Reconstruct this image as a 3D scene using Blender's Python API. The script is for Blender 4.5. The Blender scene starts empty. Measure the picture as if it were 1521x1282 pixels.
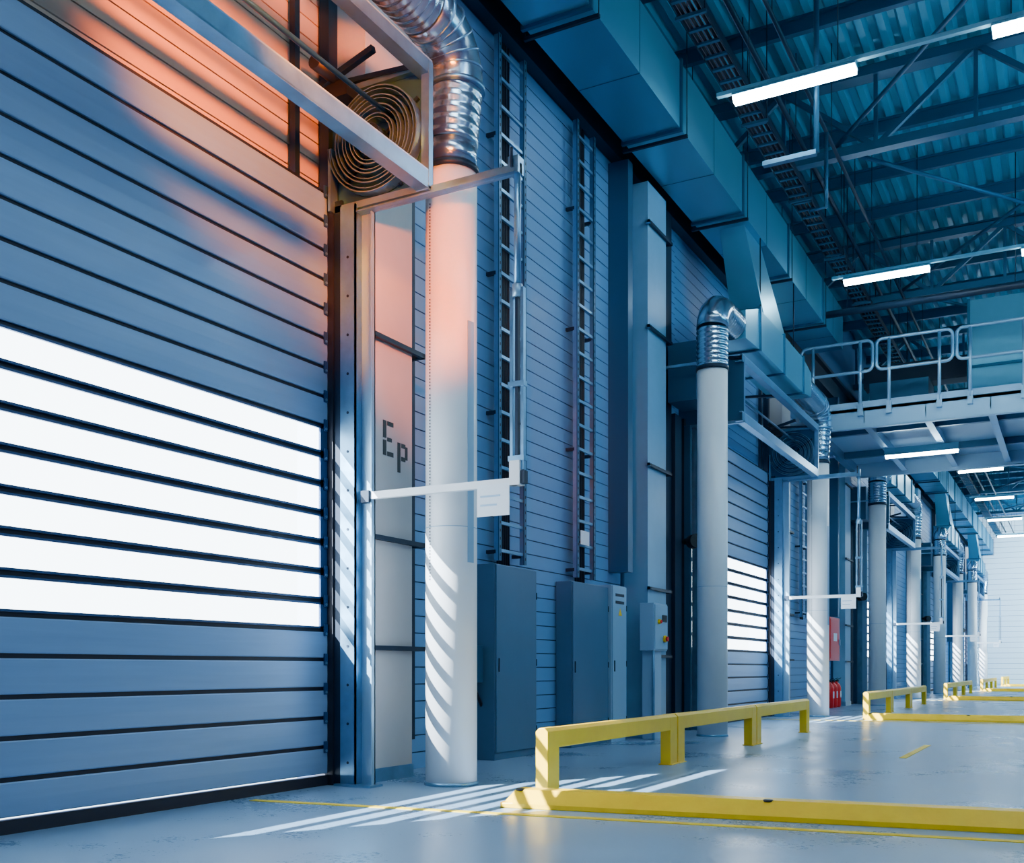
import bpy, math, random
from mathutils import Vector, Matrix
random.seed(4)
PITCH = 14.5
WX = -5.8
CEIL = 10.8
scene = bpy.context.scene

# ---------------------------------------------------------------- materials
M = {}
def mat(name, col, metal=0.0, rough=0.5, noise=0.0, nscale=6.0, stretch=(1,1,1), bump=0.0, bscale=40.0, rvar=0.0, emis=None, estr=0.0, spec=None):
    m = bpy.data.materials.new(name); m.use_nodes = True
    nt = m.node_tree; b = nt.nodes['Principled BSDF']
    b.inputs['Base Color'].default_value = (*col, 1)
    b.inputs['Metallic'].default_value = metal
    b.inputs['Roughness'].default_value = rough
    if spec is not None: b.inputs['Specular IOR Level'].default_value = spec
    if emis:
        b.inputs['Emission Color'].default_value = (*emis, 1); b.inputs['Emission Strength'].default_value = estr
    tc = nt.nodes.new('ShaderNodeTexCoord'); mp = nt.nodes.new('ShaderNodeMapping')
    mp.inputs['Scale'].default_value = stretch
    nt.links.new(tc.outputs['Object'], mp.inputs['Vector'])
    if noise > 0 or rvar > 0:
        n = nt.nodes.new('ShaderNodeTexNoise'); n.inputs['Scale'].default_value = nscale; n.inputs['Detail'].default_value = 6; n.inputs['Roughness'].default_value = 0.6
        nt.links.new(mp.outputs[0], n.inputs['Vector'])
        if noise > 0:
            r = nt.nodes.new('ShaderNodeValToRGB')
            r.color_ramp.elements[0].position = 0.3; r.color_ramp.elements[1].position = 0.7
            r.color_ramp.elements[0].color = (*[c*(1-noise) for c in col], 1)
            r.color_ramp.elements[1].color = (*[min(1, c*(1+noise)) for c in col], 1)
            nt.links.new(n.outputs['Fac'], r.inputs[0]); nt.links.new(r.outputs[0], b.inputs['Base Color'])
        if rvar > 0:
            mr = nt.nodes.new('ShaderNodeMapRange'); mr.inputs[1].default_value = .3; mr.inputs[2].default_value = .7
            mr.inputs[3].default_value = max(0.03, rough-rvar); mr.inputs[4].default_value = min(1, rough+rvar)
            nt.links.new(n.outputs['Fac'], mr.inputs[0]); nt.links.new(mr.outputs[0], b.inputs['Roughness'])
    if bump > 0:
        n2 = nt.nodes.new('ShaderNodeTexNoise'); n2.inputs['Scale'].default_value = bscale; n2.inputs['Detail'].default_value = 4
        nt.links.new(mp.outputs[0], n2.inputs['Vector'])
        bp = nt.nodes.new('ShaderNodeBump'); bp.inputs['Strength'].default_value = bump; bp.inputs['Distance'].default_value = 0.01
        nt.links.new(n2.outputs['Fac'], bp.inputs['Height']); nt.links.new(bp.outputs[0], b.inputs['Normal'])
    M[name] = m
    return m

mat('galvanized', (0.18, 0.37, 0.56), 0.85, 0.36, 0.15, 5, rvar=0.06)
mat('duct_metal', (0.09, 0.38, 0.56), 0.7, 0.40, 0.05, 0.8, (1, .35, 1), rvar=0.04)
mat('duct_metal_b', (0.15, 0.48, 0.66), 0.7, 0.32, 0.05, 0.8, (1, .35, 1), rvar=0.03)
mat('duct_flange', (0.03, 0.16, 0.28), 0.8, 0.4)
mat('flex_metal', (0.36, 0.50, 0.62), 0.95, 0.24)
mat('door_slat', (0.19, 0.33, 0.54), 0.15, 0.40, 0.04, 3, (1, .3, 6))
mat('door_frame_rail', (0.015, 0.06, 0.17), 0.2, 0.45)
mat('rubber', (0.002, 0.005, 0.018), 0, 0.6)
mat('dark_steel', (0.004, 0.018, 0.045), 0.3, 0.5)
mat('mid_steel', (0.025, 0.11, 0.21), 0.5, 0.4)
mat('wall_panel', (0.12, 0.29, 0.53), 0.0, 0.45)
mat('header_warm_tint', (0.50, 0.36, 0.27), 0.0, 0.45)  # cladding with the spotlight's orange glow tinted into its base colour
mat('wall_groove', (0.010, 0.035, 0.10), 0, 0.6)
mat('plain_wall', (0.03, 0.12, 0.26), 0, 0.6)
mat('far_wall_panel', (0.50, 0.66, 0.76), 0, 0.5)
mat('white_paint', (0.76, 0.80, 0.85), 0.0, 0.34, 0.02, 3)
mat('column_paint', (0.52, 0.50, 0.51), 0.0, 0.42, 0.04, 3)
mat('pilaster_paint', (0.16, 0.37, 0.57), 0.05, 0.42, 0.05, 3)
mat('cabinet_paint', (0.06, 0.15, 0.26), 0.2, 0.36, 0.04, 3)
mat('cabinet_light', (0.26, 0.44, 0.62), 0.1, 0.35)
mat('yellow_paint', (1.0, 0.56, 0.0), 0, 0.38, 0.08, 5, bump=0.1)
mat('line_paint', (0.95, 0.58, 0.0), 0, 0.5, 0.25, 9)
mat('red_paint', (0.8, 0.003, 0.006), 0, 0.35)
mat('deck', (0.05, 0.36, 0.52), 0.25, 0.40)
mat('truss', (0.010, 0.10, 0.20), 0.4, 0.45)
mat('galv_light', (0.28, 0.48, 0.66), 0.5, 0.36)
mat('lamp_housing', (0.20, 0.45, 0.58), 0.2, 0.4)
mat('tube_light', (1, 1, 1), 0, 0.5, emis=(0.76, 0.95, 1.0), estr=55)
mat('black_paint', (0.004, 0.006, 0.012), 0, 0.5)
mat('sign_white', (0.75, 0.82, 0.9), 0, 0.5)
mat('concrete_outside', (0.3, 0.33, 0.35), 0, 0.8)

m = bpy.data.materials.new('glowing_glazing'); m.use_nodes = True
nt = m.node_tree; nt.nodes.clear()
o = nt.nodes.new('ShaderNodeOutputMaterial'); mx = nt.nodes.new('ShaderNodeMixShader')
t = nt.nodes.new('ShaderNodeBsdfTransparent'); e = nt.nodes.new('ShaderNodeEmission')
e.inputs[0].default_value = (0.78, 0.91, 1, 1); e.inputs[1].default_value = 20  # panes emit light themselves, standing in for bright daylight outside
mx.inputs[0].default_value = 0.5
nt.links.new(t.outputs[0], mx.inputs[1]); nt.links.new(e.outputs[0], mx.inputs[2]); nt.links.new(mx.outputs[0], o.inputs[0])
M['glowing_glazing'] = m

m = mat('floor_concrete', (0.26, 0.33, 0.39), 0, 0.3)
nt = m.node_tree; b = nt.nodes['Principled BSDF']; tc = nt.nodes.new('ShaderNodeTexCoord')
n1 = nt.nodes.new('ShaderNodeTexNoise'); n1.inputs['Scale'].default_value = 0.7; n1.inputs['Detail'].default_value = 10; n1.inputs['Roughness'].default_value = 0.6
n2 = nt.nodes.new('ShaderNodeTexNoise'); n2.inputs['Scale'].default_value = 30; n2.inputs['Detail'].default_value = 10; n2.inputs['Roughness'].default_value = .7
nt.links.new(tc.outputs['Object'], n1.inputs['Vector']); nt.links.new(tc.outputs['Object'], n2.inputs['Vector'])
r = nt.nodes.new('ShaderNodeValToRGB'); r.color_ramp.elements[0].position = .34; r.color_ramp.elements[1].position = .66
r.color_ramp.elements[0].color = (0.13, 0.24, 0.38, 1); r.color_ramp.elements[1].color = (0.25, 0.38, 0.53, 1)
add = nt.nodes.new('ShaderNodeMath'); add.operation = 'MULTIPLY_ADD'; add.inputs[1].default_value = 0.3
nt.links.new(n2.outputs['Fac'], add.inputs[0])
sc = nt.nodes.new('ShaderNodeMath'); sc.operation = 'MULTIPLY'; sc.inputs[1].default_value = 0.7
nt.links.new(n1.outputs['Fac'], sc.inputs[0]); nt.links.new(sc.outputs[0], add.inputs[2])
nt.links.new(add.outputs[0], r.inputs[0]); nt.links.new(r.outputs[0], b.inputs['Base Color'])
mr = nt.nodes.new('ShaderNodeMapRange'); mr.inputs[1].default_value = .34; mr.inputs[2].default_value = .66; mr.inputs[3].default_value = .22; mr.inputs[4].default_value = .40
nt.links.new(add.outputs[0], mr.inputs[0]); nt.links.new(mr.outputs[0], b.inputs['Roughness'])
bp = nt.nodes.new('ShaderNodeBump'); bp.inputs['Strength'].default_value = .08; bp.inputs['Distance'].default_value = .01
nt.links.new(n2.outputs['Fac'], bp.inputs['Height']); nt.links.new(bp.outputs[0], b.inputs['Normal'])

# ---------------------------------------------------------------- mesh builder
class MB:
    def __init__(s): s.v = []; s.f = []; s.m = []; s.sm = []; s.mats = []
    def mi(s, name):
        if name not in s.mats: s.mats.append(name)
        return s.mats.index(name)
    def box(s, x0, x1, y0, y1, z0, z1, mt):
        i = len(s.v)
        s.v += [(x0,y0,z0),(x1,y0,z0),(x1,y1,z0),(x0,y1,z0),(x0,y0,z1),(x1,y0,z1),(x1,y1,z1),(x0,y1,z1)]
        for q in [(0,3,2,1),(4,5,6,7),(0,1,5,4),(1,2,6,5),(2,3,7,6),(3,0,4,7)]:
            s.f.append(tuple(i+k for k in q)); s.m.append(s.mi(mt)); s.sm.append(False)
        return s
    def hexa(s, vs, mt):
        i = len(s.v); s.v += vs
        for q in [(0,3,2,1),(4,5,6,7),(0,1,5,4),(1,2,6,5),(2,3,7,6),(3,0,4,7)]:
            s.f.append(tuple(i+k for k in q)); s.m.append(s.mi(mt)); s.sm.append(False)
        return s
    def beam(s, p0, p1, w, h, mt, up=(0,0,1)):
        p0 = Vector(p0); p1 = Vector(p1); d = (p1-p0).normalized(); u = Vector(up)
        if abs(d.dot(u)) > .98: u = Vector((0,1,0))
        a = d.cross(u).normalized(); u = a.cross(d).normalized(); i = len(s.v)
        for p in (p0, p1):
            for sa, su in ((-1,-1),(1,-1),(1,1),(-1,1)):
                s.v.append(tuple(p+a*sa*w/2+u*su*h/2))
        for q in [(0,3,2,1),(4,5,6,7),(0,1,5,4),(1,2,6,5),(2,3,7,6),(3,0,4,7)]:
            s.f.append(tuple(i+k for k in q)); s.m.append(s.mi(mt)); s.sm.append(False)
        return s
    def prism(s, prof, axis, a0, a1, mt, closed=True, caps=True, smooth=False):
        def P(p, a):
            if axis == 'y': return (p[0], a, p[1])
            if axis == 'x': return (a, p[0], p[1])
            return (p[0], p[1], a)
        i = len(s.v); n = len(prof)
        s.v += [P(p, a0) for p in prof] + [P(p, a1) for p in prof]
        for k in range(n if closed else n-1):
            j = (k+1) % n
            s.f.append((i+k, i+j, i+n+j, i+n+k)); s.m.append(s.mi(mt)); s.sm.append(smooth)
        if closed and caps:
            s.f.append(tuple(i+k for k in range(n))[::-1]); s.m.append(s.mi(mt)); s.sm.append(False)
            s.f.append(tuple(i+n+k for k in range(n))); s.m.append(s.mi(mt)); s.sm.append(False)
        return s
    def sweep(s, path, rad, mt, seg=24, caps=True):
        path = [Vector(p) for p in path]; n = len(path)
        if not hasattr(rad, '__len__'): rad = [rad]*n
        i0 = len(s.v); nrm = None
        for k, p in enumerate(path):
            d = (path[min(k+1, n-1)]-path[max(k-1, 0)]).normalized()
            if nrm is None:
                nrm = d.orthogonal().normalized()
            else:
                nrm = (nrm-d*nrm.dot(d)).normalized()
            bb = d.cross(nrm)
            for j in range(seg):
                a = 2*math.pi*j/seg
                s.v.append(tuple(p+(nrm*math.cos(a)+bb*math.sin(a))*rad[k]))
        for k in range(n-1):
            for j in range(seg):
                j2 = (j+1) % seg
                s.f.append((i0+k*seg+j, i0+k*seg+j2, i0+(k+1)*seg+j2, i0+(k+1)*seg+j)); s.m.append(s.mi(mt)); s.sm.append(True)
        if caps:
            s.f.append(tuple(i0+j for j in range(seg))[::-1]); s.m.append(s.mi(mt)); s.sm.append(False)
            s.f.append(tuple(i0+(n-1)*seg+j for j in range(seg))); s.m.append(s.mi(mt)); s.sm.append(False)
        return s
    def cyl(s, p0, p1, r, mt, seg=20): return s.sweep([p0, p1], r, mt, seg)
    def build(s, name, bevel=0, parent=None):
        me = bpy.data.meshes.new(name); me.from_pydata(s.v, [], s.f)
        for n in s.mats: me.materials.append(M[n])
        me.polygons.foreach_set('material_index', s.m); me.polygons.foreach_set('use_smooth', s.sm); me.update()
        ob = bpy.data.objects.new(name, me); scene.collection.objects.link(ob)
        if bevel:
            bm = ob.modifiers.new('bevel', 'BEVEL'); bm.width = bevel; bm.segments = 2; bm.limit_method = 'ANGLE'; bm.angle_limit = math.radians(50)
        if parent: ob.parent = parent
        return ob

def repeat(ob, ks, dy=PITCH):
    for k in ks:
        c = bpy.data.objects.new(ob.name, ob.data); scene.collection.objects.link(c); c.location = (0, dy*k, 0)
        for md in ob.modifiers:
            if md.type == 'BEVEL':
                bm = c.modifiers.new('bevel', 'BEVEL'); bm.width = md.width; bm.segments = md.segments; bm.limit_method = 'ANGLE'; bm.angle_limit = md.angle_limit

def smooth_path(pts, n=8):
    P = [Vector(p) for p in pts]; P = [P[0]*2-P[1]]+P+[P[-1]*2-P[-2]]; out = []
    for i in range(1, len(P)-2):
        for k in range(n):
            t = k/n; a, b_, c, d = P[i-1], P[i], P[i+1], P[i+2]
            out.append(0.5*((2*b_)+(c-a)*t+(2*a-5*b_+4*c-d)*t*t+(3*b_-a-3*c+d)*t**3))
    out.append(P[-2]); return out

def arc(c, r, a0, a1, plane, n=10):
    out = []
    for i in range(n+1):
        a = a0+(a1-a0)*i/n
        if plane == 'yz': out.append((c[0], c[1]+r*math.cos(a), c[2]+r*math.sin(a)))
        else: out.append((c[0]+r*math.cos(a), c[1], c[2]+r*math.sin(a)))
    return out

def corrugated(path, r, amp, pitch):
    P = [Vector(p) for p in path]; L = [0]
    for i in range(1, len(P)): L.append(L[-1]+(P[i]-P[i-1]).length)
    tot = L[-1]; n = max(8, int(tot/pitch)*4); out = []; rad = []
    j = 0
    for i in range(n+1):
        s_ = tot*i/n
        while j < len(L)-2 and L[j+1] < s_: j += 1
        t = (s_-L[j])/max(1e-6, L[j+1]-L[j]); out.append(P[j].lerp(P[j+1], t))
        rad.append(r+(amp if i % 4 in (1, 2) else 0))
    return out, rad

# ---------------------------------------------------------------- shell
Y0, Y1 = -9.0, 72.0
XR = 16.0
mb = MB(); mb.box(-6.1, XR+.3, Y0-.3, Y1+.3, -.3, 0, 'floor_concrete'); mb.build('floor')
mb = MB(); mb.box(-40, -6.1, -20, 90, -.35, -.05, 'concrete_outside'); mb.build('ground_outside')

mb = MB()
segs = []
opens = [(1.8+PITCH*k, 7.25+PITCH*k) for k in range(0, 5)]
cur = Y0
for a, b_ in opens:
    segs.append((cur, a)); cur = b_
segs.append((cur, Y1))
PL = 0.17
def clad(y0, y1, z0, z1, pm='wall_panel'):
    mb.box(-6.1, WX-.02, y0, y1, z0, CEIL, 'wall_groove')
    z = z0
    while z < z1-.01:
        mb.box(WX-.02, WX, y0, y1, z, min(z+PL-.012, z1), pm); z += PL
    mb.box(WX-.02, WX-.005, y0, y1, z1, CEIL, 'plain_wall')
for a, b_ in segs: clad(a, b_, 0, 8.16)
for k, (a, b_) in enumerate(opens): clad(a, b_, 5.05, 8.16, 'wall_panel' if k else 'header_warm_tint')
mb.build('wall_left')

mb = MB()
mb.box(-5.8, XR, Y1, Y1+.3, 0, CEIL, 'plain_wall')
z = 0
while z < CEIL-.3:
    mb.box(-5.79, XR, Y1-.03, Y1, z, z+.31, 'far_wall_panel'); z += .33
mb.build('wall_far')
mb = MB(); mb.box(-5.8, XR, Y0-.3, Y0, 0, CEIL, 'plain_wall'); mb.build('wall_back')
mb = MB()
mb.box(XR, XR+.3, Y0-.3, Y1+.3, 0, 1.2, 'plain_wall'); mb.box(XR, XR+.3, Y0-.3, Y1+.3, 9.6, CEIL, 'plain_wall')
for k in range(-1, 12): mb.box(XR, XR+.3, k*7.25-1.7, k*7.25-.9, 1.2, 9.6, 'plain_wall')
mb.build('wall_right')

mb = MB(); prof = []; x = -6.1
while x < XR:
    prof += [(x, CEIL), (x+.10, CEIL), (x+.15, CEIL-.09), (x+.25, CEIL-.09)]; x += .30
mb.prism(prof, 'y', Y0, Y1, 'deck', closed=False)
mb.box(-6.1, XR+.3, Y0-.3, Y1+.3, CEIL+.02, CEIL+.2, 'plain_wall')
mb.build('ceiling')

mb = MB()
mb.box(WX, WX+.16, Y0, Y1, 8.16, 8.24, 'dark_steel').box(WX, WX+.16, Y0, Y1, 8.72, 8.8, 'dark_steel').box(WX, WX+.05, Y0, Y1, 8.24, 8.72, 'dark_steel')
mb.build('trim_1')

mb = MB()
zb, zt = 9.25, 10.45
mb.box(-5.78, XR-.02, -.09, .09, zb-.07, zb+.07, 'truss'); mb.box(-5.78, XR-.02, -.09, .09, zt-.07, zt+.07, 'truss')
x = -5.7; up = True
while x < XR-1.5:
    mb.beam((x, 0, zb if up else zt), (x+1.45, 0, zt if up else zb), .08, .08, 'truss')
    mb.beam((x, 0, zb), (x, 0, zt), .06, .06, 'truss')
    x += 1.45; up = not up
tr = mb.build('roof_truss'); tr.location.y = 10-14.5
for k in range(1, 10):
    c = bpy.data.objects.new('roof_truss', tr.data); scene.collection.objects.link(c); c.location.y = 10-14.5+k*7.25
mb = MB(); y = -6.0
while y < 70:
    mb.box(-5.78, XR, y-.05, y+.05, CEIL-.34, CEIL-.29, 'truss').box(-5.78, XR, y-.012, y+.012, CEIL-.29, CEIL-.13, 'truss').box(-5.78, XR, y-.05, y+.05, CEIL-.13, CEIL-.09, 'truss')
    y += 1.81
mb.build('roof_purlins')
mb = MB()
for k in range(0, 8):
    ya = 10-14.5+k*7.25+7.25
    mb.cyl((-3.4, ya, 9.35), (1.8, ya+7.25, 9.35), .035, 'truss', 8); mb.cyl((1.8, ya, 9.4), (-3.4, ya+7.25, 9.4), .035, 'truss', 8)
    mb.cyl((1.8, ya, 9.35), (7.0, ya+7.25, 9.35), .035, 'truss', 8); mb.cyl((7.0, ya, 9.4), (1.8, ya+7.25, 9.4), .035, 'truss', 8)
mb.build('roof_bracing')

# ---------------------------------------------------------------- spiral doors
def slat_door():
    mb = MB(); ya, yb = 1.86, 7.12; zl = [0.085]+[0.327+.25*j for j in range(20)]
    mb.box(-5.72, -5.655, ya, yb, 0.0, .085, 'rubber')
    for i in range(len(zl)-1):
        a, b_ = zl[i]+.016, zl[i+1]-.016
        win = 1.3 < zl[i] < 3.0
        mb.box(-5.70, -5.682, ya, yb, zl[i+1]-.02, zl[i+1]+.02, 'rubber')
        if not win:
            mb.prism([(-5.695, a), (-5.664, a), (-5.660, a+.008), (-5.657, (a+b_)/2), (-5.660, b_-.008), (-5.664, b_), (-5.695, b_)], 'y', ya, yb, 'door_slat')
        else:
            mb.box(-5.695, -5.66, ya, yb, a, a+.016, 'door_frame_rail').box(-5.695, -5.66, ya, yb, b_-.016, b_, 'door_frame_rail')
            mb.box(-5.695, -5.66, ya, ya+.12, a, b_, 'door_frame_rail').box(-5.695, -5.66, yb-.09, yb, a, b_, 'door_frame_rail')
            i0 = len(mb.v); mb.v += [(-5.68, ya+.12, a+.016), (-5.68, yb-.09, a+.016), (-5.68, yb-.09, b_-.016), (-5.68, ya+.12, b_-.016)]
            mb.f.append((i0, i0+1, i0+2, i0+3)); mb.m.append(mb.mi('glowing_glazing')); mb.sm.append(False)
        for yy in (ya+.03, yb-.03):
            mb.cyl((-5.655, yy, zl[i+1]-.03), (-5.64, yy, zl[i+1]-.03), .012, 'galvanized', 8)
            mb.box(-5.66, -5.645, yy-.02, yy+.02, zl[i+1]-.05, zl[i+1]+.05, 'door_frame_rail')
    for s_, y in ((1, yb), (-1, ya)):
        def bx(x0, x1, d0, d1, z0, z1, m_):
            mb.box(x0, x1, min(y+s_*d0, y+s_*d1), max(y+s_*d0, y+s_*d1), z0, z1, m_)
        bx(-5.80, -5.60, .0, .17, 0, 5.05, 'rubber')
        bx(-5.60, -5.52, .02, .05, 0, 5.0, 'dark_steel')
        bx(-5.52, -5.36, .0, .015, 0, 4.93, 'galvanized')
        bx(-5.375, -5.36, .0, .11, 0, 4.93, 'galvanized')
        bx(-5.36, -5.23, .09, .105, 0, 4.93, 'galv_light')
        bx(-5.245, -5.23, .05, .105, 0, 4.93, 'galv_light')
        bx(-5.62, -5.50, .08, .16, 0, 4.93, 'mid_steel')
        for zz in [i*.33+.2 for i in range(14)]:
            mb.cyl((-5.44, y-s_*.004, zz), (-5.44, y+s_*.01, zz), .012, 'dark_steel', 8)
    mb.box(-5.56, -5.18, 7.08, 7.26, 0, .02, 'galvanized')
    return mb.build('roll_up_door')
d = slat_door(); repeat(d, range(1, 5))

def spiral_frame():
    mb = MB(); xo = -4.64
    for s_, yp in ((1, 7.2), (-1, 1.78)):
        mb.box(-5.72, xo, yp-.008, yp+.008, 4.95, 5.92, 'mid_steel')
        ye = yp-s_*.06
        a0, a1 = min(yp, ye), max(yp, ye)
        mb.box(xo-.07, xo+.005, a0, a1, 4.93, 5.95, 'galvanized')
        mb.box(-5.72, xo, a0, a1, 4.90, 4.955, 'galvanized'); mb.box(-5.72, xo, a0, a1, 5.90, 5.95, 'galvanized')
        yc = yp-s_*.02; yd = yp-s_*.12; c = (-5.15, 5.43)
        for turn_off, th in ((0, .010), (.030, .006)):
            pts = []
            N = 150; turns = 4.2
            for i in range(N+1):
                t = i/N; a = math.pi*1.0+2*math.pi*turns*(1-t)
                r = .15+(.47-.15)*t-turn_off
                pts.append((c[0]+r*math.cos(a), c[1]+r*math.sin(a)))
            for i in range(N):
                p, q = Vector(pts[i]), Vector(pts[i+1]); dd = (q-p).normalized(); nn = Vector((-dd.y, dd.x))*th/2
                quad = [tuple(p-nn), tuple(q-nn), tuple(q+nn), tuple(p+nn)]
                mb.prism(quad, 'y', min(yc, yd), max(yc, yd), 'galvanized', smooth=False)
        mb.box(-5.62, -5.595, min(yc, yd), max(yc, yd), 4.9, 5.43, 'galvanized')
        for a in (0.6, 2.2, 3.8, 5.2):
            mb.beam((c[0], yp-s_*.015, c[1]), (c[0]+.47*math.cos(a), yp-s_*.015, c[1]+.47*math.sin(a)), .03, .04, 'dark_steel', up=(0, 1, 0))
        mb.cyl((c[0], yp+.03, c[1]), (c[0], yp-s_*.16, c[1]), .09, 'dark_steel', 20)
    for z0, z1 in ((4.92, 5.05), (5.86, 5.96)):
        mb.box(xo-.012, xo, 1.7, 7.2, z0, z1, 'galvanized')
        mb.box(xo-.12, xo, 1.7, 7.2, z0-.01, z0+.004, 'galvanized'); mb.box(xo-.05, xo, 1.7, 7.2, z1, z1+.012, 'galv_light')
    mb.cyl((-5.15, 1.8, 5.43), (-5.15, 7.18, 5.43), .055, 'dark_steel', 20)
    mb.cyl((-5.05, 1.8, 5.62), (-5.05, 7.18, 5.62), .02, 'mid_steel', 10)
    mb.box(-5.60, -5.36, 7.0, 7.18, 5.80, 5.93, 'black_paint').cyl((-5.5, 6.75, 5.98), (-5.5, 7.15, 5.98), .06, 'black_paint', 14)
    mb.beam((-5.66, 7.0, 5.92), (-5.05, 6.95, 6.06), .05, .05, 'dark_steel')
    for y in (1.75, 4.4, 7.15):
        mb.beam((WX, y, 6.02), (-4.66, y, 5.93), .05, .04, 'dark_steel')
    mb.box(-5.76, -5.66, 7.14, 7.26, 5.0, 8.16, 'dark_steel')
    mb.box(-5.76, -5.70, 6.75, 6.81, 5.06, 8.16, 'dark_steel')
    return mb.build('spiral_door_track_frame')
d = spiral_frame(); repeat(d, range(1, 5))

def gantry():
    mb = MB(); xe = -3.845; y = 7.19
    mb.beam((-5.36, y, 4.90), (xe+.03, y, 4.90), .035, .085, 'galvanized')
    mb.beam((-5.36, y-.04, 4.865), (xe, y-.04, 4.865), .05, .012, 'galvanized')
    mb.box(xe-.06, xe+.03, y-.05, y+.05, 4.86, 4.99, 'galvanized')
    mb.cyl((xe-.02, y-.06, 4.9), (xe-.02, y-.06, 5.05), .012, 'dark_steel', 8)
    mb.cyl((xe, y, 3.98), (xe, y, 4.88), .028, 'galvanized', 14)
    mb.cyl((xe, y, 3.9), (xe, y, 4.0), .04, 'galv_light', 14)
    for dx in (-.045, 0.0, .05):
        mb.box(xe+dx-.012, xe+dx+.012, y-.02, y+.02, 2.55, 3.97, 'galvanized' if dx else 'dark_steel')
    mb.box(xe-.07, xe+.07, y-.03, y+.03, 3.2, 3.24, 'galvanized'); mb.box(xe-.07, xe+.07, y-.03, y+.03, 2.62, 2.66, 'galvanized')
    mb.box(xe-.05, xe+.04, y-.045, y+.045, 2.43, 2.62, 'white_paint')
    mb.box(xe+.04, xe+.075, y-.03, y+.03, 2.44, 2.54, 'dark_steel')
    mb.beam((-5.26, y-.0, 2.46), (xe, y, 2.46), .05, .06, 'white_paint')
    mb.box(-5.32, -5.24, y-.05, y+.05, 2.40, 2.50, 'dark_steel')
    mb.box(xe-.34, xe-.05, y-.045, y-.035, 2.20, 2.45, 'sign_white')
    mb.box(xe-.31, xe-.13, y-.047, y-.045, 2.35, 2.365, 'cabinet_light').box(xe-.31, xe-.16, y-.047, y-.045, 2.28, 2.295, 'cabinet_light')
    return mb.build('swing_gate_arm')
d = gantry(); repeat(d, range(1, 5))

def round_column(yc, ztop, slot=True):
    mb = MB(); x = -4.75; r = .222
    mb.cyl((x, yc, 0), (x, yc, .03), r+.012, 'galvanized', 48)
    mb.cyl((x, yc, .03), (x, yc, ztop), r, 'white_paint', 64)
    mb.cyl((x, yc, 2.2), (x, yc, 2.206), r+.002, 'cabinet_light', 64)
    mb.cyl((x, yc, ztop-.05), (x, yc, ztop), r+.018, 'dark_steel', 48)
    if slot:
        a = math.radians(-112)
        for i in range(120):
            z = 1.75+i*.027
            if i % 30 == 29: continue
            px, py = x+(r+.001)*math.cos(a), yc+(r+.001)*math.sin(a)
            mb.beam((px, py, z), (px, py, z+.014), .008, .006, 'dark_steel')
        a = math.radians(-20)
        pts = []
        for k in range(5):
            aa = a+math.radians(k*5); pts.append((x+(r+.004)*math.cos(aa), yc+(r+.004)*math.sin(aa)))
        for k in range(4, -1, -1):
            aa = a+math.radians(k*5); pts.append((x+(r-.003)*math.cos(aa), yc+(r-.003)*math.sin(aa)))
        mb.prism(pts, 'z', 1.9, 3.95, 'cabinet_light')
    return mb
mb = round_column(7.67, 5.3)
x = -4.75
mb.cyl((x, 7.67, 5.3), (x, 7.67, 5.5), .222, 'flex_metal', 40)
p, rr = corrugated([(x, 7.67, 5.5), (x+.03, 7.70, 6.0)], .222, .010, .085); mb.sweep(p, rr, 'flex_metal', 40)
pp = arc((x+.03, 7.30, 6.02), .40, 0, math.pi/2, 'yz', 5)
mb.sweep([(x+.03, 7.70, 5.98)]+pp+[(x+.03, 7.15, 6.42)], .235, 'flex_metal', 40)
for q, w_ in zip(pp, pp[1:]):
    dv = (Vector(w_)-Vector(q)).normalized(); mb.cyl(Vector(w_)-dv*.008, Vector(w_)+dv*.008, .243, 'galvanized', 40)
mb.cyl((x+.03, 7.70, 5.97), (x+.03, 7.70, 6.01), .25, 'galvanized', 40)
p, rr = corrugated([(x+.03, 7.15, 6.42), (x+.03, 5.9, 6.45)], .225, .012, .075); mb.sweep(p, rr, 'flex_metal', 40)
def taper(mb, y0, a, y1, b_, mt):
    vs = []
    for y, (x0, x1, z0, z1) in ((y0, a), (y1, b_)): vs += [(x0, y, z0), (x1, y, z0), (x1, y, z1), (x0, y, z1)]
    mb.hexa(vs, mt)
taper(mb, 5.9, (-4.95, -4.5, 6.22, 6.68), 5.2, (-5.15, -4.5, 6.15, 6.80), 'duct_metal_b')
mb.box(-5.15, -4.5, 2.2, 5.2, 6.15, 6.80, 'duct_metal_b')
taper(mb, 1.5, (-4.97, -4.53, 6.14, 6.58), 2.2, (-5.15, -4.5, 6.15, 6.80), 'duct_metal_b')
for y in (2.2, 3.75, 5.2): mb.box(-5.18, -4.47, y-.02, y+.02, 6.12, 6.83, 'duct_flange')
for y in (2.6, 4.9):
    mb.cyl((-4.6, y, 6.8), (-4.6, y, 8.1), .012, 'dark_steel', 6)
mb.hexa([(-5.1, 2.7, 6.8), (-4.55, 2.7, 6.8), (-4.55, 4.2, 6.8), (-5.1, 4.2, 6.8), (-5.1, 2.0, 8.12), (-4.7, 2.0, 8.12), (-4.7, 3.0, 8.12), (-5.1, 3.0, 8.12)], 'duct_metal_b')
A = mb.build('air_curtain_column'); repeat(A, range(1, 5))
mb = round_column(.5, 5.45, slot=False)
p, rr = corrugated([(x, .5, 5.45), (x, .5, 6.02)], .225, .012, .07); mb.sweep(p, rr, 'flex_metal', 40)
el = arc((x, .85, 6.02), .35, math.pi, math.pi/2, 'yz', 4)
mb.sweep(el, .235, 'flex_metal', 40)
p, rr = corrugated([(x, .85, 6.37), (x, 1.5, 6.36)], .225, .012, .08); mb.sweep(p, rr, 'flex_metal', 40)
mb.beam((WX, .5, 5.55), (x, .5, 5.55), .04, .04, 'galvanized')
Bc = mb.build('air_supply_column')
repeat(Bc, range(1, 5))

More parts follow.
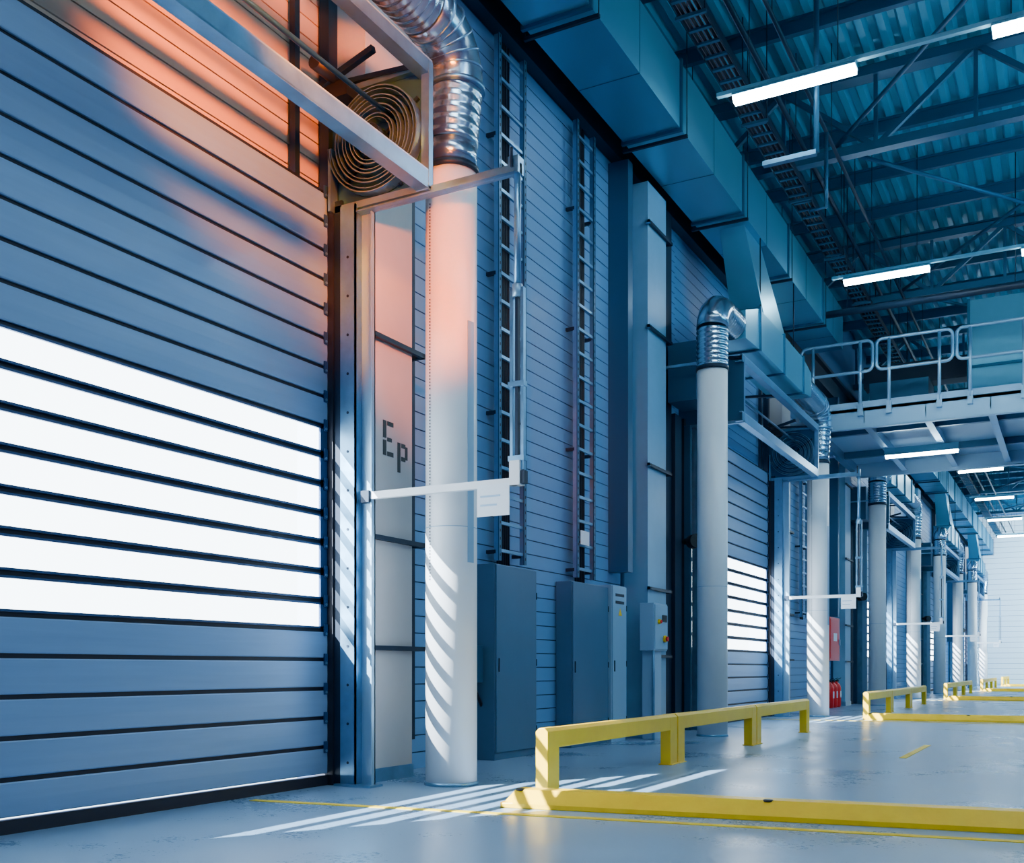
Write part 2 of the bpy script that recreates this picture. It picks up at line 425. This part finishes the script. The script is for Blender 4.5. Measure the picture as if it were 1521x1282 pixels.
# ---------------------------------------------------------------- building box columns with struts
def box_col(y0, y1, pm, ztop=8.0):
    mb = MB(); xf = -5.42
    mb.box(WX, xf, y0, y1, 0, ztop, pm)
    mb.box(WX, xf+.012, y0-.01, y1+.01, 0, .12, 'galvanized')
    for z in (3.92, 2.15, 1.18, 5.9, 7.4):
        if z > ztop: continue
        mb.box(xf+.012, xf+.05, y0-.06, y1+.16, z-.02, z+.022, 'dark_steel')
        mb.box(xf-.02, xf+.05, y0-.06, y0-.01, z-.022, z+.024, 'galvanized')
        mb.box(WX, xf+.05, y1+.12, y1+.16, z-.02, z+.022, 'dark_steel')
    return mb
mb = box_col(7.34, 8.06, 'column_paint')
mb.box(WX, WX+.04, 8.08, 8.62, .3, 8.1, 'dark_steel')  # dark sheet on the wall, darkens the gap beside the column
for yy, rr_ in ((8.15, .028), (8.24, .022), (8.34, .022)):
    mb.cyl((WX+.1, yy, .5), (WX+.1, yy, 8.1), rr_, 'dark_steel', 10)
BX = mb.build('box_column')
repeat(BX, range(1, 5))
mbt = box_col(14.1, 14.85, 'pilaster_paint')
mbt.cyl((WX+.09, 13.85, .3), (WX+.09, 13.85, 8.1), .03, 'mid_steel', 10)
mbt.box(WX, WX+.3, 13.55, 13.72, 2.35, 8.1, 'mid_steel')
mbt.box(WX, -5.6, 15.25, 15.6, 0, 8.1, 'dark_steel')
mbt.box(-5.55, -5.1, 15.3, 15.95, 5.1, 6.0, 'mid_steel')
mbt.cyl((-5.35, 15.85, 3.0), (-5.22, 15.7, 3.0), .11, 'black_paint', 16).cyl((-5.5, 15.9, 3.02), (-5.35, 15.85, 3.0), .05, 'black_paint', 12)
mbt.box(-5.6, -5.54, 15.6, 15.9, 0, 5.0, 'dark_steel')
BX2 = mbt.build('box_column')
for k in (1, 2, 3):
    c = bpy.data.objects.new('box_column', BX2.data); scene.collection.objects.link(c); c.location.y = PITCH*k

# stencil lettering
mb = MB(); fx = -5.4185; t_ = .002
def st(y0, y1, z0, z1): mb.box(fx-.001, fx+t_, y0, y1, z0, z1, 'black_paint')
st(7.60, 7.65, 2.90, 3.035); st(7.60, 7.65, 3.055, 3.21)
st(7.665, 7.76, 2.90, 2.94); st(7.665, 7.735, 3.03, 3.065); st(7.665, 7.76, 3.17, 3.21)
st(7.825, 7.87, 2.78, 3.05)
st(7.885, 7.95, 3.01, 3.05); st(7.885, 7.95, 2.89, 2.93); st(7.945, 7.985, 2.91, 3.03)
lt = mb.build('stencil_lettering'); lt.parent = BX

# ---------------------------------------------------------------- cable ladders
def ladder(y0, y1, z0, z1):
    mb = MB(); xf = WX+.14
    for y in (y0, y1):
        mb.box(xf-.04, xf+.03, y-.012, y+.012, z0, z1, 'galvanized'); mb.box(xf+.02, xf+.032, y-.03, y+.03, z0, z1, 'mid_steel')
    z = z0+.1; k = 0
    while z < z1:
        mb.box(xf-.015, xf+.015, y0, y1, z, z+.035, 'galvanized')
        if k % 5 == 0:
            mb.box(WX, xf-.02, y0-.02, y0+.02, z-.02, z+.02, 'dark_steel'); mb.box(WX, xf-.02, y1-.02, y1+.02, z-.02, z+.02, 'dark_steel')
        z += .31; k += 1
    for i in range(6):
        yy = y0+.06+i*.05
        mb.cyl((xf-.035, yy, z0-.05), (xf-.035, yy+random.uniform(-.02, .02), z1), .015, 'rubber', 6)
    z = z0+.05
    while z < z1:
        for y in (y0, y1): mb.box(xf+.031, xf+.034, y-.008, y+.008, z, z+.03, 'rubber')
        z += .09
    return mb.build('cable_ladder')
ladder(10.12, 10.72, 2.2, 8.05)
ladder(12.18, 12.70, 2.17, 8.05)
ladder(24.6, 25.2, 2.2, 8.05)

mb = MB(); mb.box(WX+.18, WX+.19, 12.22, 12.48, 2.6, 2.78, 'sign_white').box(WX+.12, WX+.18, 12.3, 12.4, 2.66, 2.72, 'galvanized'); mb.build('info_sign')

def cabinet(y0, y1, h, xf, mt):
    mb = MB()
    mb.box(WX+.01, xf-.02, y0, y1, 0, h, mt); mb.box(xf-.02, xf, y0+.01, y1-.01, .08, h-.01, mt)
    mb.box(xf, xf+.012, y0+.05, y0+.07, h*.45, h*.52, 'dark_steel')
    for z in (.3, h/2, h-.3): mb.box(xf-.005, xf+.008, y1-.02, y1-.005, z-.04, z+.04, 'dark_steel')
    return mb
mb = cabinet(9.85, 10.82, 2.14, -5.53, 'cabinet_paint')
mb.box(WX+.01, -5.66, 9.55, 9.80, .85, 1.25, 'mid_steel').cyl((-5.72, 9.66, .85), (-5.72, 9.9, .55), .02, 'black_paint', 8)
mb.build('electrical_cabinet', .006)
cabinet(11.85, 12.98, 2.10, -5.55, 'cabinet_paint').build('electrical_cabinet', .006)
mb = cabinet(13.0, 13.5, 2.13, -5.5, 'cabinet_light')
mb.box(-5.5, -5.495, 13.1, 13.4, 1.98, 2.02, 'dark_steel').box(-5.5, -5.495, 13.1, 13.4, 1.88, 1.92, 'dark_steel')
mb.prism([(13.2, 1.72), (13.32, 1.72), (13.26, 1.82)], 'x', -5.5, -5.494, 'yellow_paint')
mb.build('control_cabinet', .006)
mb = MB()
mb.box(-5.41, -5.2, 13.76, 14.3, 1.25, 1.92, 'cabinet_light'); mb.box(-5.2, -5.185, 13.78, 14.28, 1.27, 1.90, 'cabinet_light')
mb.cyl((-5.185, 13.9, 1.66), (-5.15, 13.9, 1.66), .035, 'yellow_paint', 16).cyl((-5.15, 13.9, 1.66), (-5.13, 13.9, 1.66), .025, 'red_paint', 16)
mb.cyl((-5.185, 14.13, 1.42), (-5.15, 14.13, 1.42), .05, 'yellow_paint', 16).cyl((-5.15, 14.13, 1.42), (-5.12, 14.13, 1.42), .035, 'red_paint', 16)
mb.box(-5.185, -5.17, 14.05, 14.22, 1.66, 1.76, 'black_paint')
mb.box(-5.41, -5.25, 13.85, 14.2, 0, 1.25, 'cabinet_light'); mb.cyl((-5.22, 13.8, 0), (-5.22, 13.8, 1.25), .02, 'galvanized', 8)
mb.build('control_panel', .006)

mb = MB(); mb.box(WX+.01, -5.45, 26.8, 28.0, 1.2, 2.3, 'red_paint').box(-5.45, -5.44, 26.85, 27.95, 1.25, 2.25, 'red_paint').box(-5.44, -5.435, 27.2, 27.6, 1.7, 1.9, 'sign_white').box(-5.44, -5.41, 27.85, 27.89, 1.6, 1.75, 'galvanized')
mb.build('fire_hose_cabinet', .01)
def ext(y):
    mb = MB(); xx = -5.5
    prof = [(0, .085), (.05, .1), (.5, .1), (.58, .08), (.63, .035), (.66, .03)]
    mb.sweep([(xx, y, .0+z) for z, r_ in prof], [r_*1.15 for z, r_ in prof], 'red_paint', 20)
    mb.box(xx-.03, xx+.06, y-.02, y+.02, .66, .70, 'black_paint').beam((xx, y, .7), (xx+.12, y, .76), .02, .015, 'black_paint')
    mb.sweep(smooth_path([(xx, y+.03, .66), (xx+.02, y+.14, .6), (xx+.02, y+.15, .3), (xx+.02, y+.13, .15)], 5), .014, 'black_paint', 8)
    mb.box(xx+.09, xx+.118, y-.05, y+.05, .25, .42, 'sign_white')
    mb.box(WX+.005, xx-.08, y-.03, y+.03, .45, .5, 'galvanized')
    mb.build('fire_extinguisher')
ext(26.95); ext(27.4); ext(27.85)

# ---------------------------------------------------------------- main overhead duct
mb = MB()
for a, b_ in ((Y0+.05, 24.0), (30.5, 71.5)):
    joints = [a]+[13.15+k*2.9 for k in range(-8, 22) if a+.1 < 13.15+k*2.9 < b_]+[b_]
    for j in range(len(joints)-1):
        mb.box(-5.4, -4.6, joints[j], joints[j+1], 8.12, 9.0, 'duct_metal' if j % 2 else 'duct_metal_b')
        ym = (joints[j]+joints[j+1])/2
        mb.box(-5.404, -4.596, ym-.006, ym+.006, 8.116, 9.004, 'duct_flange')
    for y in joints[1:-1]:
        mb.box(-5.43, -4.57, y-.025, y+.025, 8.08, 9.03, 'duct_flange')
        mb.box(-5.46, -4.54, y+.1, y+.14, 8.04, 8.08, 'dark_steel')
        for xx in (-5.45, -4.55): mb.cyl((xx, y+.12, 8.05), (xx, y+.12, CEIL-.1), .008, 'dark_steel', 6)
mb.build('ventilation_duct')
mb = MB()
for xx, zz in ((-4.2, 9.1),):
    for s_ in (-.16, .16): mb.box(xx+s_-.01, xx+s_+.01, Y0+.1, 71, zz, zz+.11, 'dark_steel')
    y = Y0+.3
    while y < 71:
        mb.box(xx-.16, xx+.16, y, y+.05, zz, zz+.03, 'mid_steel'); y += .33
    for i in range(4): mb.cyl((xx-.12+i*.07, Y0+.1, zz+.06), (xx-.12+i*.07, 71, zz+.06), .025, 'rubber', 6)
    y = -5
    while y < 71:
        mb.cyl((xx-.18, y, zz), (xx-.18, y, CEIL-.1), .01, 'dark_steel', 6); mb.cyl((xx+.18, y, zz), (xx+.18, y, CEIL-.1), .01, 'dark_steel', 6); mb.box(xx-.2, xx+.2, y-.02, y+.02, zz-.04, zz, 'mid_steel'); y += 2.9
mb.build('cable_tray')
mb = MB()
for xx, zz, r_ in ((-4.45, 9.35, .05), (-3.9, 9.45, .04), (-3.35, 9.15, .03)):
    mb.cyl((xx, Y0+.1, zz), (xx, 71.5, zz), r_, 'dark_steel', 12)
    y = -5
    while y < 71: mb.cyl((xx, y, zz), (xx, y, CEIL-.1), .008, 'dark_steel', 6); y += 3.6
mb.sweep([(-3.0, 13.9, CEIL-.1), (-3.0, 13.9, 7.75)], .035, 'mid_steel', 10)
mb.beam((-3.0, 13.9, 7.75), (-3.7, 13.9, 7.75), .09, .06, 'mid_steel')
mb.sweep([(-3.35, 16.2, 9.15), (-3.35, 16.2, 8.0), (-3.6, 16.2, 8.0)], .03, 'mid_steel', 10)
mb.cyl((-4.4, 21.3, 8.05), (XR-.1, 21.3, 8.05), .07, 'dark_steel', 14)
for q in range(0, 20, 3): mb.cyl((-4+q, 21.3, 8.05), (-4+q, 21.3, CEIL-.1), .01, 'dark_steel', 6)
mb.build('sprinkler_pipes')

# ---------------------------------------------------------------- lamps
def lamp_row(y):
    mb = MB(); z = 8.3
    mb.beam((-4.1, y, z+.11), (XR-.4, y, z+.11), .07, .05, 'lamp_housing')
    x = -3.88
    while x < 14:
        mb.prism([(y-.10, z+.02), (y-.10, z+.04), (y-.05, z+.085), (y+.05, z+.085), (y+.10, z+.04), (y+.10, z+.02)], 'x', x, x+1.52, 'lamp_housing')
        mb.prism([(y-.095, z+.018), (y-.085, z-.03), (y-.05, z-.055), (y+.05, z-.055), (y+.085, z-.03), (y+.095, z+.018)], 'x', x+.01, x+1.51, 'tube_light')
        for xx in (x+.2, x+1.3): mb.cyl((xx, y, z+.13), (xx, y, CEIL-.1), .008, 'dark_steel', 6)
        x += 3.02
    return mb.build('fluorescent_lamp_row')
r0 = lamp_row(0); r0.location.y = 13.25-14.5
for k in range(1, 10):
    if k == 4: continue
    c = bpy.data.objects.new('fluorescent_lamp_row', r0.data); scene.collection.objects.link(c); c.location.y = 13.25-14.5+k*7.2

# ---------------------------------------------------------------- walkway
mb = MB(); ya, yb = 23.0, 29.0; xa = -5.2; xb = XR-.2
mb.box(xa, xb, ya, yb, 6.46, 6.52, 'cabinet_light')
for y in (ya, yb-.06):
    mb.box(xa, xb, y, y+.02, 6.12, 6.52, 'galv_light'); mb.box(xa, xb, y-.0, y+.12, 6.10, 6.125, 'galv_light'); mb.box(xa, xb, y-.05, y+.1, 6.52, 6.54, 'galv_light')
mb.box(xa, xb, ya-.01, ya, 6.54, 6.66, 'cabinet_light')
x = xa
while x < xb-.1:
    mb.box(x, x+.02, ya, yb, 6.2, 6.46, 'galvanized'); mb.box(x-.06, x+.08, ya+.02, yb-.05, 6.18, 6.2, 'galvanized'); x += 1.22
for y in (24.5, 27.2): mb.box(xa, xb, y, y+.12, 6.3, 6.46, 'mid_steel')
for xx in (3.0, 10.0):
    for y in (23.3, 28.6): mb.box(xx-.1, xx+.1, y-.1, y+.1, 0, 6.2, 'galv_light')
mb.box(WX+.005, xa, 23.4, 23.6, 6.15, 6.45, 'galv_light'); mb.box(WX+.005, xa, 26.0, 26.2, 6.15, 6.45, 'galv_light')
def loop(x0, x1, y):
    r_ = .12; z0, z1 = 7.28, 7.92; P = []
    for cx, cz, a0 in ((x1-r_, z1-r_, 0), (x0+r_, z1-r_, 90), (x0+r_, z0+r_, 180), (x1-r_, z0+r_, 270)):
        for i in range(6):
            a = math.radians(a0+i*18); P.append((cx+r_*math.cos(a), y, cz+r_*math.sin(a)))
    P.append(P[0]); P.append(P[1])
    mb.sweep(P, .034, 'galv_light', 10, caps=False)
    for xx in (x0+.25, x1-.25): mb.cyl((xx, y, 6.5), (xx, y, z1), .034, 'galv_light', 10); mb.box(xx-.05, xx+.05, y-.03, y+.06, 6.35, 6.6, 'galv_light')
x = -5.27
while x < xb-1.5:
    loop(x, x+1.48, ya-.06); loop(x, x+1.48, yb+.06); x += 1.56
mb.build('steel_walkway')
mb = MB()
mb.box(-4.0, -2.38, 25.82, 25.98, 6.02, 6.18, 'lamp_housing'); mb.prism([(25.82, 6.02), (25.85, 5.96), (25.95, 5.96), (25.98, 6.02)], 'x', -3.98, -2.4, 'tube_light')
mb.build('fluorescent_lamp')
mb = MB()
mb.box(-2.1, 2.4, 25, 27.6, 6.54, 9.1, 'duct_metal_b')
for x in (-2.1, -.6, .9, 2.4): mb.box(x-.03, x+.03, 24.97, 27.63, 6.54, 9.13, 'duct_flange')
mb.box(-2.1, 2.4, 24.97, 25, 7.6, 7.66, 'duct_flange')
mb.box(-4.3, -3.0, 25.6, 26.6, 6.54, 7.7, 'mid_steel').box(-4.5, -2.1, 26.0, 26.5, 7.7, 8.2, 'dark_steel')
mb.build('air_handling_unit')

# ---------------------------------------------------------------- yellow barriers
def barrier(y0, y1):
    mb = MB(); xc = -3.75; w = .055; h = .525
    for ya_ in (y0, y1-.21):
        mb.prism([(xc-w, 0), (xc+w, 0), (xc+w, h-.03), (xc+w-.03, h), (xc-w+.03, h), (xc-w, h-.03)], 'y', ya_, ya_+.21, 'yellow_paint')
        mb.box(xc-w-.02, xc+w+.02, ya_-.01, ya_+.22, 0, .012, 'yellow_paint')
    mb.prism([(xc-w+.002, h-.165), (xc+w-.002, h-.165), (xc+w-.002, h-.03), (xc+w-.03, h-.002), (xc-w+.03, h-.002), (xc-w+.002, h-.03)], 'y', y0+.2, y1-.2, 'yellow_paint')
    return mb.build('safety_barrier', .008)
bs = [barrier(7.42+i*3.08, 7.42+i*3.08+3.05) for i in range(3)]
for i, b0 in enumerate(bs): repeat(b0, range(1, 5 if i < 2 else 4))

def curb():
    mb = MB(); L = 9.0; i = len(mb.v)
    sec = [(-.15, 0), (-.15, .035), (-.075, .13), (.075, .13), (.15, .035), (.15, 0)]
    n = len(sec)
    for xx, sc_ in ((0, 0), (.09, 1), (L-.09, 1), (L, 0)):
        for p_ in sec:
            mb.v.append((xx, p_[0], p_[1] if sc_ else min(p_[1], .035)))
    for s_ in range(3):
        for k in range(n):
            j = (k+1) % n
            mb.f.append((i+s_*n+k, i+s_*n+j, i+(s_+1)*n+j, i+(s_+1)*n+k)); mb.m.append(mb.mi('yellow_paint')); mb.sm.append(False)
    mb.f.append(tuple(i+k for k in range(n))); mb.m.append(0); mb.sm.append(False)
    mb.f.append(tuple(i+3*n+k for k in range(n))); mb.m.append(0); mb.sm.append(False)
    x = .12
    while x < L:
        mb.cyl((x, 0-.06, .118), (x, -.06, .1335), .035, 'black_paint', 14); x += 1.75
    return mb
ang = .127
cb = curb().build('parking_curb', .006); cb.location = (-3.66, 6.70, 0); cb.rotation_euler.z = ang
mb = MB(); mb.box(0, 12, -.04, .04, .0, .004, 'line_paint'); ln = mb.build('floor_line_marking'); ln.location = (-5.5, 6.02, 0); ln.rotation_euler.z = ang
for k in range(1, 5):
    c = bpy.data.objects.new('parking_curb', cb.data); scene.collection.objects.link(c); c.location = (-3.66, 6.70+PITCH*k, 0); c.rotation_euler.z = ang*.4
    c = bpy.data.objects.new('floor_line_marking', ln.data); scene.collection.objects.link(c); c.location = (-5.5, 6.02+PITCH*k, 0); c.rotation_euler.z = ang*.4
mb = MB(); mb.box(-1.75, -1.67, 12.3, 14.5, 0, .004, 'line_paint'); mb.build('floor_line_marking')

# ---------------------------------------------------------------- lights
def look(ob, tgt): ob.rotation_euler = (Vector(tgt)-ob.location).to_track_quat('-Z', 'Y').to_euler()
def light(name, kind, loc, tgt, energy, col, **kw):
    l = bpy.data.lights.new(name, kind); l.energy = energy; l.color = col
    for k, v in kw.items(): setattr(l, k, v)
    o_ = bpy.data.objects.new(name, l); scene.collection.objects.link(o_); o_.location = loc; look(o_, tgt); return o_
light('sun', 'SUN', (-20, -30, 20), (-19, -28.3, 18.85), 85, (0.85, 0.94, 1.0), angle=math.radians(.25))
light('orange_spotlight', 'SPOT', (-3.4, 5.2, 5.5), (-5.6, 6.3, 5.75), 1500, (1, .17, .0), spot_size=math.radians(84), spot_blend=.6, shadow_soft_size=.12)
light('orange_spotlight', 'SPOT', (-3.6, 5.5, 4.5), (-5.1, 7.7, 4.35), 1100, (1, .15, .0), spot_size=math.radians(52), spot_blend=.7, shadow_soft_size=.08)
for k in range(0, 5):
    light('overhead_fill', 'AREA', (3.5, 4+14.5*k, 8.9), (-3.5, 6+14.5*k, 1.0), 165, (.28, .64, 1), shape='RECTANGLE', size=5, size_y=4)  # unseen blue fill added to light the hall, no fixture here
for k in range(1, 4):
    light('ceiling_fill', 'AREA', (5.0, 4+12*k, 7.0), (0, 6+12*k, 10.8), 250, (.12, .75, 1), shape='RECTANGLE', size=4, size_y=2)  # added teal fill aimed upward to brighten the roof deck, no fixture
light('far_wall_fill', 'AREA', (4.5, 62, 8.0), (-2, 72, 2.5), 6500, (.75, .93, 1), shape='RECTANGLE', size=5, size_y=3)  # unseen fill added to brighten the far wall

w = bpy.data.worlds.new('World'); scene.world = w; w.use_nodes = True
bg = w.node_tree.nodes['Background']; bg.inputs[0].default_value = (.06, .34, 1.0, 1); bg.inputs[1].default_value = 0.26

# ---------------------------------------------------------------- camera
cd = bpy.data.cameras.new('camera'); co = bpy.data.objects.new('camera', cd); scene.collection.objects.link(co)
cd.sensor_fit = 'HORIZONTAL'; cd.sensor_width = 36; cd.lens = 36*1550/1521
cd.shift_y = (993-641)/1521
co.location = (0, 0, 1.0); co.rotation_euler = (math.pi/2, 0, math.radians(28.44))
scene.camera = co
